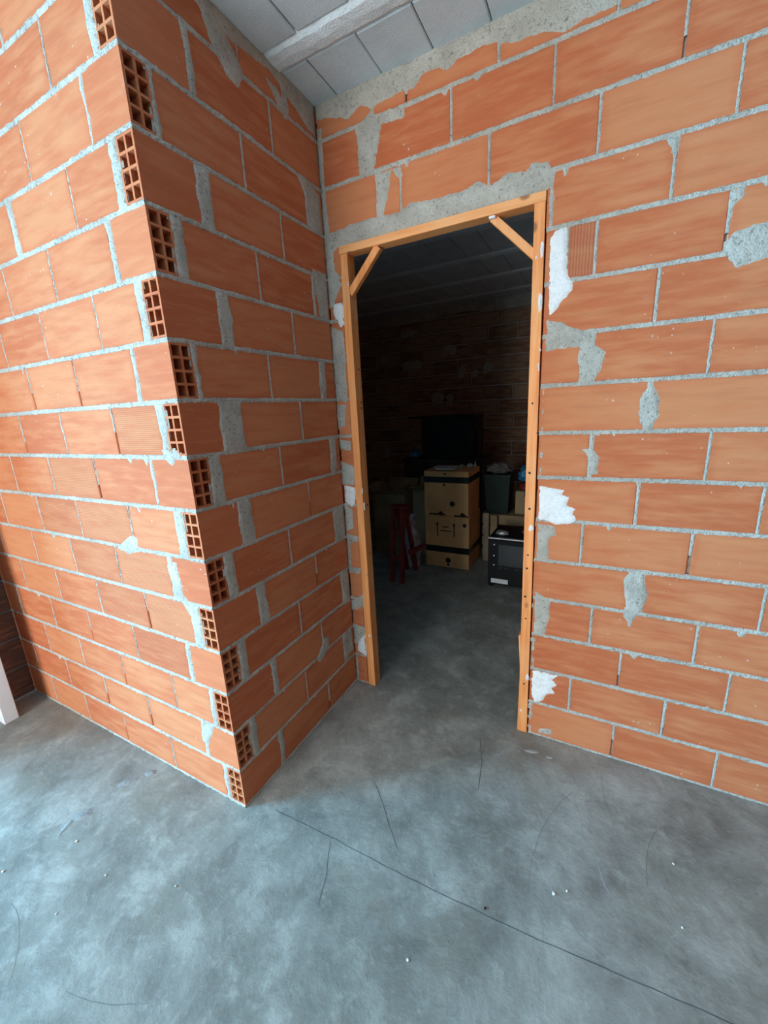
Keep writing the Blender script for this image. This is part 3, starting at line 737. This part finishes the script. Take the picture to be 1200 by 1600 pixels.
# spliced foot of the right jamb: a tapered cheek nailed to its inner side
m = MBuild(); m.v = [(1.0335, -0.006, 0.004), (1.036, -0.006, 0.38), (1.019, -0.006, 0.575), (1.031, -0.006, 0.585), (1.0335, 0.05, 0.004), (1.036, 0.05, 0.38), (1.019, 0.05, 0.575), (1.031, 0.05, 0.585)]
m.v = [(x - (0.004 if i in (0, 4, 1, 5) else 0), y, z) for i, (x, y, z) in enumerate(m.v)] + [(1.0345, -0.006, 0.004), (1.0345, 0.05, 0.004)]
m.f = [(0, 1, 2, 3, 8), (4, 5, 6, 7, 9), (0, 1, 5, 4), (1, 2, 6, 5), (2, 3, 7, 6), (3, 8, 9, 7), (8, 0, 4, 9)]
fpart(m, 'splice', MWZ, 0)
# filler dabs, nail holes on the frame
def dab(x, z, rx, rz, y=-0.0085, mat=MW):
    m = MBuild(); n = 10; c = len(m.v); m.v.append((x, y - 0.003, z))
    for i in range(n):
        a = 2 * PI * i / n; r = random.uniform(0.75, 1.2); m.v.append((x + rx * r * math.cos(a), -0.0055 if mat is MW else y, z + rz * r * math.sin(a)))
    for i in range(n): m.f.append((0, 1 + i, 1 + (i + 1) % n))
    fpart(m, 'filler_dab', mat, 0)
for q in ((1.052, 2.33, 0.008, 0.03), (1.033, 2.305, 0.005, 0.008), (1.054, 2.135, 0.009, 0.04), (1.060, 1.88, 0.004, 0.02), (1.062, 1.95, 0.004, 0.008), (1.056, 1.155, 0.012, 0.016), (1.070, 0.345, 0.009, 0.022), (1.046, 0.13, 0.008, 0.008), (0.142, 1.20, 0.004, 0.03), (0.136, 1.29, 0.004, 0.018), (0.128, 2.36, 0.004, 0.010), (0.122, 0.36, 0.006, 0.012)):
    dab(*q)
m = MBuild(); m.box(0.834, 0.862, -0.002, 0.030, 2.4885, 2.4995); fpart(m, 'filler_dab', MW, 0.003)
for x, z in ((1.043, 0.80), (1.046, 0.95), (1.05, 0.68), (1.048, 1.02), (1.055, 0.30), (1.04, 1.42), (1.066, 1.60), (1.04, 1.73), (1.046, 1.25)):
    m = MBuild(); m.cyl((x, -0.0068, z), random.uniform(0.0035, 0.007), 'y', 0.002, 8); fpart(m, 'knot', MDRK, 0)
for y, z in ((0.03, 1.95), (0.034, 1.78), (0.028, 1.75), (0.035, 1.2), (0.030, 0.9)):
    m = MBuild(); m.cyl((0.1385, y, z), 0.004, 'x', 0.0045, 8); fpart(m, 'knot', MDRK, 0)

# ------------------------------------------------------------------ marks on the floor
def ribbon(pts, w, mat, name, z=0.0006):
    P = []
    for i in range(len(pts) - 1):
        a, b = Vector(pts[i]), Vector(pts[i + 1]); n = max(2, int((b - a).length / 0.025))
        for k in range(n): P.append(a.lerp(b, k / n))
    P.append(Vector(pts[-1])); v = []; f = []
    for i, p in enumerate(P):
        t = (P[min(i + 1, len(P) - 1)] - P[max(i - 1, 0)]).normalized(); nn = Vector((-t.y, t.x))
        q = p + nn * 0.004 * ns(p.x * 14, p.y * 14, 2); ww = w * (0.6 + 0.6 * abs(ns(p.x * 30, p.y * 30, 5)) + 0.3) * (0.25 if i in (0, len(P) - 1) else 1)
        v += [(q.x + nn.x * ww / 2, q.y + nn.y * ww / 2, z), (q.x - nn.x * ww / 2, q.y - nn.y * ww / 2, z)]
    for i in range(len(P) - 1): f.append((2 * i, 2 * i + 1, 2 * i + 3, 2 * i + 2))
    return mesh(name, v, f, mat, fl)
MHAIR = plain_mat('faint_groove', (0.12, 0.12, 0.115), 0.9, bs=0)
ribbon([(0.131, -0.933), (0.431, -0.925), (0.793, -0.923), (1.082, -0.91), (1.169, -0.908), (1.27, -0.901), (1.439, -0.885), (1.575, -0.875), (1.9, -0.85)], 0.0028, MHAIR, 'floor_crack')
ribbon([(0.431, -0.925), (0.498, -1.051), (0.529, -1.146)], 0.0022, MHAIR, 'floor_crack')
ribbon([(0.473, -0.619), (0.545, -0.68), (0.611, -0.755), (0.711, -0.853)], 0.003, MHAIR, 'floor_crack')
ribbon([(0.864, -0.154), (0.909, -0.29), (0.932, -0.453)], 0.003, MHAIR, 'floor_crack')
ribbon([(1.107, -0.572), (1.224, -0.66), (1.297, -0.754), (1.372, -0.828), (1.457, -0.868)], 0.003, MPALE, 'trowel_mark')
ribbon([(1.393, -0.473), (1.449, -0.636), (1.525, -0.735)], 0.0025, MPALE, 'trowel_mark')
MARC1 = plain_mat('faint_dark_arc', (0.225, 0.217, 0.187), 0.8, bs=0); MARC2 = plain_mat('faint_pale_arc', (0.37, 0.36, 0.32), 0.75, bs=0)
ra = random.Random(21)
for i in range(26):
    cx, cy = ra.uniform(-0.5, 2.2), ra.uniform(-1.8, -0.1); rr = ra.uniform(0.25, 0.8); a0 = ra.uniform(0, 2 * PI); da = ra.uniform(0.2, 0.7)
    pts_ = [(cx + rr * (math.cos(a0 + da * k / 6) - math.cos(a0)), cy + rr * (math.sin(a0 + da * k / 6) - math.sin(a0))) for k in range(7)]
    if all((x > 0.03 or y < -L - 0.03) and y < -0.03 for x, y in pts_):
        ribbon(pts_, ra.uniform(0.0010, 0.0022), MARC1 if i % 2 else MARC2, 'trowel_mark', 0.0004)
# dried mortar spilt on the floor, tiny crumbs
def spill(name, cx, cy, rx, ry, ang, mat, hgt, seed):
    m = MBuild(); nr, na = 4, 20; m.v.append((cx, cy, hgt))
    for r in range(1, nr + 1):
        for i in range(na):
            a = 2 * PI * i / na; t = r / nr; rr = t * (1 + 0.35 * ns(math.cos(a) * 2 + seed, math.sin(a) * 2, seed))
            x, y = rx * rr * math.cos(a), ry * rr * math.sin(a)
            m.v.append((cx + x * math.cos(ang) - y * math.sin(ang), cy + x * math.sin(ang) + y * math.cos(ang), max(0.0003, hgt * (1 - t * t) * (1 + 0.6 * ns(x * 90, y * 90, seed)))))
    for i in range(na): m.f.append((0, 1 + i, 1 + (i + 1) % na))
    for r in range(nr - 1):
        for i in range(na):
            a = 1 + r * na + i; b = 1 + r * na + (i + 1) % na; m.f.append((a, b, b + na, a + na))
    return m.build(name, mat, fl, smooth=True)
MSPILL = concrete_mat('spilt_mortar', (0.27, 0.265, 0.25), (0.36, 0.36, 0.35), 30, 0.8, 0.004)
spill('mortar_spill', -0.66, -1.335, 0.040, 0.024, 0.9, MSPILL, 0.006, 1.0)
spill('mortar_spill', -0.672, -1.393, 0.05, 0.012, -1.2, MSPILL, 0.003, 2.0)
spill('mortar_spill', -0.643, -1.14, 0.05, 0.02, 1.0, MSPILL, 0.005, 3.0)
spill('mortar_spill', -0.589, -1.058, 0.03, 0.02, 0.4, MSPILL, 0.005, 4.0)
spill('mortar_spill', 1.12, -0.125, 0.035, 0.010, 0.2, MPALE, 0.002, 5.0)
spill('mortar_spill', 1.206, -0.125, 0.016, 0.008, 0.3, MPALE, 0.002, 6.0)
def crumb(x, y, r, label, mat=MM):
    bm = bmesh.new(); bmesh.ops.create_icosphere(bm, subdivisions=2, radius=r)
    for q in bm.verts:
        k = 1 + 0.35 * ns(q.co.x / r + x * 9, q.co.y / r, q.co.z / r + y * 9); q.co *= k; q.co.z *= 0.65
    lo = min(q.co.z for q in bm.verts)
    for q in bm.verts: q.co.z -= lo
    me = bpy.data.meshes.new('mortar_crumb'); bm.to_mesh(me); bm.free(); me.materials.append(mat)
    o = bpy.data.objects.new('mortar_crumb', me); o.location = (x, y, 0.0); C.objects.link(o)
    tag(o, label, 'crumb', 'crumbs scattered on the floor')
crumb(1.285, -0.742, 0.0060, 'largest pale crumb, lying on the curved scratch right of the doorway', MW)
crumb(1.327, -0.712, 0.0040, 'small pale crumb just beside the largest one right of the doorway', MW)
crumb(1.681, -0.442, 0.0040, 'pale crumb nearest the right-hand brick wall', MW)
crumb(1.678, -0.661, 0.0035, 'tiny pale crumb at the far right, farther out from the brick wall', MW)
crumb(1.073, -0.894, 0.0045, 'dark crumb lying by the long floor crack', MINK)
crumb(-0.553, -1.413, 0.0045, 'pale crumb beside the dried mortar spill at the left', MW)
crumb(-0.296, -1.434, 0.0035, 'tiny pale crumb in front of the lit brick wall, right of the mortar spill', MW)
crumb(-0.004, -1.335, 0.0045, 'pale flake lying in front of the brick corner', MPALE)
crumb(0.883, -1.14, 0.0045, 'pale crumb alone on the floor nearest the viewer, below the long crack', MW)
crumb(-0.697, -1.611, 0.0045, 'pale crumb at the left edge of the picture', MW)
crumb(-0.328, -1.589, 0.0030, 'tiny white crumb near the lower left of the picture', MW)

# ------------------------------------------------------------------ white board at the far left
wp = empty('white_board', (-1.84, -1.195, 0)); tag(wp, 'white lacquered board standing upright at the left edge in front of the lit wall', 'board')
MBuild().box(-0.10, 0.103, -0.034, 0.037, 0.001, 2.1).build('panel', MWHT, wp, bevel=0.003)
MBuild().box(-0.10, 0.06, -0.044, -0.0345, 0.03, 2.05).build('facing_strip', MWHT, wp, bevel=0.002)

# ------------------------------------------------------------------ things in the store room
def at(name, loc, label, cat, group=None):
    o = empty(name, loc); tag(o, label, cat, group); return o
def blob(name, mat, parent, size, seed, amp=0.25, freq=2.2, sub=4, flat=True, loc=None):
    """crumpled bag or cloth: a folded closed surface standing on its base"""
    bm = bmesh.new(); bmesh.ops.create_icosphere(bm, subdivisions=sub, radius=1.0)
    for q in bm.verts:
        c = q.co.copy(); k = 1 + amp * ns(c.x * freq + seed, c.y * freq, c.z * freq) + amp * 0.6 * (abs(ns(c.x * freq * 2.3, c.y * freq * 2.3 + seed, c.z * freq * 2.3)) - 0.3)
        q.co = Vector((c.x * k * size[0], c.y * k * size[1], c.z * k * size[2]))
        if flat: q.co.z = max(q.co.z, -0.72 * size[2])
    lo = min(q.co.z for q in bm.verts)
    for q in bm.verts: q.co.z -= lo
    me = bpy.data.meshes.new(name); bm.to_mesh(me); bm.free(); me.materials.append(mat)
    for p in me.polygons: p.use_smooth = True
    o = bpy.data.objects.new(name, me)
    if loc: o.location = loc
    return link(o, parent)
def disc(x, z, r, parent, name='print_spot', y=-0.0016):
    m = MBuild(); n = 12
    m.cyl((x, y, z), r, 'y', 0.0012, n); return m.build(name, MINK, parent)

lo_box = at('cardboard_box', (-0.081, 2.07, 0), 'lower cardboard carton with two printed arrows and black tape, standing on the floor', 'box', 'stacked cartons')
b = MBuild().box(-0.247, 0.248, 0, 0.46, 0.001, 0.585).build('body', MKRAFT, lo_box, bevel=0.003)
MBuild().box(-0.248, 0.249, -0.0012, 0.4612, 0.175, 0.245).build('tape', MTAPE, lo_box)
for x in (-0.105, 0.085):
    m = MBuild(); m.box(x - 0.006, x + 0.006, -0.0012, 0.0, 0.36, 0.49)
    m.v += [(x - 0.018, -0.0012, 0.485), (x + 0.018, -0.0012, 0.485), (x, -0.0012, 0.525)]; n = len(m.v); m.f.append((n - 3, n - 2, n - 1))
    m.build('printed_arrow', MINK, lo_box)
for x0, x1, z in ((-0.045, -0.025, 0.46), (-0.02, 0.0, 0.46), (0.005, 0.022, 0.46), (-0.07, -0.05, 0.415), (-0.045, -0.02, 0.415), (-0.014, 0.006, 0.415), (0.011, 0.03, 0.415), (0.036, 0.052, 0.415)):
    MBuild().box(x0, x1, -0.0012, 0, z, z + 0.014).build('print_mark', MINK, lo_box)
for x, z, r in ((0.015, 0.085, 0.032), (0.015, 0.035, 0.015), (0.20, 0.50, 0.022)): disc(x, z, r, lo_box)
up_box = at('cardboard_box', (-0.089, 2.08, 0.5865), 'upper cardboard carton with black tape round it, stacked under the papers', 'box', 'stacked cartons')
MBuild().box(-0.246, 0.246, 0, 0.44, 0, 0.488).build('body', MKRAFT, up_box, bevel=0.003)
MBuild().box(-0.247, 0.247, -0.0012, 0.4412, 0.365, 0.43).build('tape', MTAPE, up_box)
MBuild().box(-0.19, -0.01, -0.0012, 0, 0.008, 0.026).build('print_mark', MINK, up_box); MBuild().box(0.09, 0.24, -0.0012, 0, 0.004, 0.02).build('print_mark', MINK, up_box)
for x, z, r in ((0.07, 0.14, 0.030), (-0.06, 0.026, 0.024), (0.18, 0.026, 0.024), (0.205, 0.02, 0.014), (-0.01, 0.46, 0.012), (-0.02, 0.345, 0.014)): disc(x, z, r, up_box)
# on the cartons
pz = 1.0755
bk = at('paper_stack', (-0.15, 2.30, pz), 'flat white papers lying on top of the upper carton', 'paper')
m = MBuild().box(-0.15, 0.05, 0.0, 0.13, 0, 0.010); m.build('lower_sheet', MPAP, bk, bevel=0.001)
m = MBuild().box(-0.06, 0.14, -0.19, 0.05, 0.0105, 0.022); m.build('upper_sheet', MPAP, bk, bevel=0.001)
cp = at('small_cup', (0.03, 2.26, pz), 'small pale cup beside the white papers on the carton', 'cup')
m = MBuild(); n = 14
for r, z in ((0.018, 0), (0.023, 0.045), (0.020, 0.045), (0.016, 0.006)):
    for i in range(n): m.v.append((r * math.cos(2 * PI * i / n), r * math.sin(2 * PI * i / n), z))
for k in range(3):
    for i in range(n): m.f.append((k * n + i, k * n + (i + 1) % n, (k + 1) * n + (i + 1) % n, (k + 1) * n + i))
m.f.append(tuple(range(n))); m.f.append(tuple(3 * n + i for i in range(n))); m.build('bowl', MPLY, cp, smooth=False)
for i, (x, y, lab) in enumerate(((0.07, 2.45, 'short bright metal fitting on the carton, right of the papers'), (0.125, 2.46, 'thin upright bright metal fitting at the back corner of the carton'))):
    g = at('metal_fitting', (x, y, pz), lab, 'fitting')
    MBuild().box(-0.028 if i == 0 else -0.008, 0.028 if i == 0 else 0.008, -0.02, 0.02, 0, 0.03).build('base', MMET, g, bevel=0.002)
    m = MBuild(); m.cyl((0, 0, 0.03), 0.006, 'z', 0.012 if i == 0 else 0.03, 8); m.build('stem', MMET, g)

tb = at('low_cabinet', (-0.40, 2.84, 0), 'dark wooden cabinet behind the cartons carrying the black appliance', 'cabinet')
MBuild().box(-0.52, 0.50, 0.0, 0.55, 0.06, 1.07).build('body', MDRK, tb, bevel=0.004)
MBuild().box(-0.54, 0.52, -0.02, 0.57, 1.0705, 1.10).build('top', MDRK, tb, bevel=0.003)
MBuild().box(-0.48, 0.46, 0.02, 0.52, 0.001, 0.0595).build('plinth', MDRK, tb)
ap = at('black_appliance', (-0.37, 2.90, 1.1005), 'big black boxy appliance with a wide thin top, standing behind the cartons', 'appliance')
MBuild().box(-0.32, 0.365, 0, 0.40, 0, 0.50).build('body', MBLK, ap, bevel=0.008)
MBuild().box(-0.50, 0.370, -0.03, 0.42, 0.5005, 0.525).build('top', MBLK, ap, bevel=0.004)
MBuild().box(0.3655, 0.40, 0.02, 0.30, 0.05, 0.36).build('side_panel', MBLK, ap, bevel=0.004)
for z in (0.09, 0.20, 0.31):
    m = MBuild(); m.cyl((0.335, -0.022, z), 0.022, 'y', 0.0215, 14); m.build('knob', MGLS, ap)

ov = at('black_oven', (0.72, 1.745, 0), 'black metal oven-like cabinet with a smoked glass panel beside the right jamb', 'oven')
MBuild().box(-0.275, 0.275, 0.012, 0.42, 0.03, 0.50).build('body', MBLK, ov, bevel=0.004)
d = MBuild().box(-0.27, 0.27, 0.0, 0.0115, 0.045, 0.485).build('door', MBLK, ov, bevel=0.003)
MBuild().box(-0.175, 0.20, -0.003, -0.0003, 0.235, 0.445).build('glass', MGLS, d, bevel=0.001)
for z in (0.44, 0.33, 0.235):
    m = MBuild(); m.cyl((-0.215, -0.004, z), 0.007, 'y', 0.0037, 10); m.build('screw', MMET, d)
for x in (-0.15, -0.10, 0.0, 0.05):
    m = MBuild(); m.cyl((x, -0.006, 0.215), 0.011, 'y', 0.0057, 10); m.build('knob', MGLS, d)
MBuild().box(-0.24, -0.08, -0.0025, -0.0003, 0.05, 0.095).build('label_strip', MPAP, d)
MBuild().box(-0.272, 0.06, -0.012, 0.02, 0.5005, 0.512).build('handle_rail', MMET, ov, bevel=0.002)
for x in (-0.25, 0.25):
    for y in (0.04, 0.39):
        m = MBuild(); m.cyl((x, y, 0.001), 0.02, 'z', 0.0285, 10); m.build('foot', MBLK, ov)
g = at('foil_wrap', (0.545, 1.90, 0.5005), 'crumpled shiny foil on top of the black oven', 'wrapper'); blob('foil', MMET, g, (0.06, 0.05, 0.022), 3.0, 0.5, 3.0, 3)
g = at('folded_cloth', (0.86, 1.92, 0.5005), 'maroon cloth heaped on the black oven beside the jamb', 'cloth'); blob('cloth', MMAR, g, (0.12, 0.12, 0.07), 5.0, 0.3, 2.5)
g = at('cardboard_flap', (0.86, 2.02, 0.62), 'folded brown cardboard piece leaning over the maroon cloth', 'cardboard')
m = MBuild(); m.bar((-0.10, 0.0, 0.06), (0.0, 0.0, 0.015), 0.008, 0.16); m.build('left_leaf', MKRAFT, g); m = MBuild(); m.bar((0.002, 0.0, 0.015), (0.12, 0.0, 0.03), 0.008, 0.16); m.build('right_leaf', MKRAFT, g)

for i, (x, w, lab) in enumerate(((0.262, 0.06, 'pale timber plank standing upright beside the taped cartons'), (0.345, 0.075, 'darker timber plank standing upright behind the black oven'))):
    o = MBuild().box(-w / 2, w / 2, 0, 0.03, 0, 0.56 if i == 0 else 0.54).build('timber_plank', MPLY if i == 0 else MKRAFT2, None, bevel=0.003, loc=(x, 2.42, 0.001)); tag(o, lab, 'plank', 'upright planks')
cr = at('wooden_crate', (0.50, 2.50, 0), 'wooden crate under the dark green tub', 'crate')
for z in (0.03, 0.16, 0.29, 0.42):
    MBuild().box(-0.30, 0.30, 0, 0.015, z, z + 0.10).build('slat', MKRAFT2, cr); MBuild().box(-0.30, 0.30, 0.385, 0.40, z, z + 0.10).build('slat', MKRAFT2, cr)
for x in (-0.29, 0.265):
    for y in (0.016, 0.36): MBuild().box(x, x + 0.024, y, y + 0.024, 0.001, 0.52).build('corner_post', MKRAFT2, cr)
MBuild().box(-0.30, 0.30, 0, 0.40, 0.5205, 0.53).build('lid', MKRAFT2, cr)
tu = at('green_tub', (0.35, 2.68, 0.5305), 'dark green plastic tub with grey cloth draped over its rim', 'tub')
m = MBuild(); n = 4
prof = ((0.118, 0.13, 0), (0.140, 0.16, 0.43), (0.150, 0.17, 0.43), (0.150, 0.17, 0.45), (0.132, 0.152, 0.45), (0.11, 0.122, 0.01))
for (a, c, z) in prof: m.v += [(-a, -c, z), (a, -c, z), (a, c, z), (-a, c, z)]
for k in range(len(prof) - 1):
    for i in range(4): m.f.append((k * 4 + i, k * 4 + (i + 1) % 4, k * 4 + 4 + (i + 1) % 4, k * 4 + 4 + i))
m.f.append((0, 1, 2, 3)); m.f.append((20, 21, 22, 23)); m.build('shell', MGRN, tu)
for s in (-1, 1): MBuild().box(-0.04, 0.04, s * 0.176 - 0.006, s * 0.176 + 0.006, 0.38, 0.42).build('handle', MGRN, tu)
g = at('grey_cloth', (0.345, 2.67, 0.9815), 'grey cloth bundle heaped on the green tub', 'cloth'); blob('bundle', MGRY, g, (0.13, 0.13, 0.065), 8.0, 0.35, 2.6)
bx = at('cardboard_box', (0.66, 2.60, 0.5305), 'small brown cardboard box on the crate beside the green tub', 'box')
MBuild().box(-0.12, 0.13, 0, 0.25, 0, 0.26).build('body', MKRAFT2, bx, bevel=0.003); MBuild().box(-0.03, 0.03, -0.001, 0.251, 0.2, 0.2615).build('tape', MTAPE, bx)
g = at('red_cloth', (0.66, 2.72, 0.793), 'dark red cloth on the small brown box under the blue bag', 'cloth'); blob('cloth', MRED, g, (0.10, 0.12, 0.05), 4.4, 0.3, 2.4)
g = at('blue_bag', (0.65, 2.72, 0.888), 'bright blue plastic bag on the heap of cloth by the right jamb', 'bag'); blob('bag', MBLU, g, (0.10, 0.09, 0.10), 2.2, 0.35, 2.0)

tr = at('red_trestle', (-0.40, 1.55, 0), 'red painted folding trestle stand just inside the doorway', 'stand')
for x0, x1, y0, y1 in ((-0.075, -0.035, -0.05, 0.0), (0.035, 0.065, -0.05, 0.0)):
    m = MBuild(); m.bar((x0, y0, 0.001), (x1 - 0.02, y1, 0.78), 0.036, 0.05); m.build('leg', MRED, tr, bevel=0.002)
for x0, x1 in ((-0.075, -0.045), (0.035, 0.045)):
    m = MBuild(); m.bar((x0, 0.32, 0.001), (x1, 0.06, 0.78), 0.036, 0.04); m.build('leg', MRED, tr, bevel=0.002)
MBuild().box(-0.09, 0.10, -0.03, 0.09, 0.7825, 0.805).build('top_rail', MRED, tr, bevel=0.003)
for z in (0.25, 0.52): MBuild().box(-0.05, 0.05, -0.065 + z * 0.05, -0.045 + z * 0.05, z, z + 0.05).build('crossbar', MRED, tr)
m = MBuild(); m.bar((0.07, 0.05, 0.30), (0.22, 0.16, 0.37), 0.03, 0.045, (0, 0, 1)); m.build('side_bar', MRED, tr)
g = at('plastic_bag', (-0.46, 1.99, 0.0), 'crumpled pinkish plastic bag between the red trestle and the cartons', 'bag'); blob('bag', MPNK, g, (0.095, 0.11, 0.30), 6.1, 0.28, 2.4); 
m = MBuild(); m.bar((-0.01, 0, 0.52), (0.02, 0, 0.60), 0.05, 0.03); m.build('twisted_neck', MPNK, g)
def carton(name, loc, w, d, hgt, label, mat):
    o = at(name, loc, label, 'box'); t = 0.006
    m = MBuild(); m.box(-w / 2, w / 2, 0, t, 0.001, hgt); m.box(-w / 2, w / 2, d - t, d, 0.001, hgt); m.box(-w / 2, -w / 2 + t, t, d - t, 0.001, hgt); m.box(w / 2 - t, w / 2, t, d - t, 0.001, hgt); m.box(-w / 2 + t, w / 2 - t, t, d - t, 0.001, 0.01)
    m.build('body', mat, o)
    m = MBuild(); m.bar((0, -0.001, hgt), (0, -0.11, hgt + 0.05), 0.005, w * 0.94, (1, 0, 0)); m.build('flap', mat, o)
    m = MBuild(); m.bar((0, d + 0.001, hgt), (0, d + 0.06, hgt + 0.12), 0.005, w * 0.94, (1, 0, 0)); m.build('flap', mat, o)
    m = MBuild(); m.bar((-w / 2, d / 2, hgt), (-w / 2 - 0.06, d / 2, hgt + 0.10), 0.005, d * 0.9); m.build('flap', mat, o)
    m = MBuild(); m.bar((w / 2 , d / 2, hgt), (w / 2 - 0.10, d / 2, hgt + 0.05), 0.005, d * 0.86); m.build('flap', mat, o)
    return o
carton('cardboard_box', (-0.86, 2.24, 0), 0.42, 0.40, 0.76, 'open cardboard carton with raised flaps behind the red trestle', MKRAFT2)
carton('cardboard_box', (-0.52, 2.36, 0), 0.16, 0.2, 0.80, 'narrow tall open carton between the flapped carton and the taped cartons', MKRAFT2)
bl = at('blue_sack', (-0.82, 2.98, 1.1005), 'dark blue plastic sack lying on the cabinet left of the appliance', 'bag'); blob('sack', MBLU, bl, (0.075, 0.10, 0.06), 9.1, 0.3, 2.2)
# stray electric cable hanging from the store room ceiling by the head of the frame
pts = [Vector(p) for p in ((0.78, 0.35, 3.145), (0.86, 0.36, 2.95), (0.95, 0.37, 2.78), (1.06, 0.38, 2.64), (1.30, 0.40, 2.50), (1.598, 0.42, 2.42))]
m = MBuild(); n = 6
for i, p in enumerate(pts):
    t = (pts[min(i + 1, len(pts) - 1)] - pts[max(i - 1, 0)]).normalized(); a = t.cross(Vector((0, 1, 0))).normalized(); b = t.cross(a)
    for k in range(n): m.v.append(tuple(p + (a * math.cos(2 * PI * k / n) + b * math.sin(2 * PI * k / n)) * 0.003))
for i in range(len(pts) - 1):
    for k in range(n): m.f.append((i * n + k, i * n + (k + 1) % n, (i + 1) * n + (k + 1) % n, (i + 1) * n + k))
m.f.append(tuple(range(n))); m.f.append(tuple((len(pts) - 1) * n + k for k in range(n)))
co = m.build('hanging_cable', MBLK, None, smooth=True); tag(co, 'thin black cable hanging slack behind the right-hand brace', 'cable')
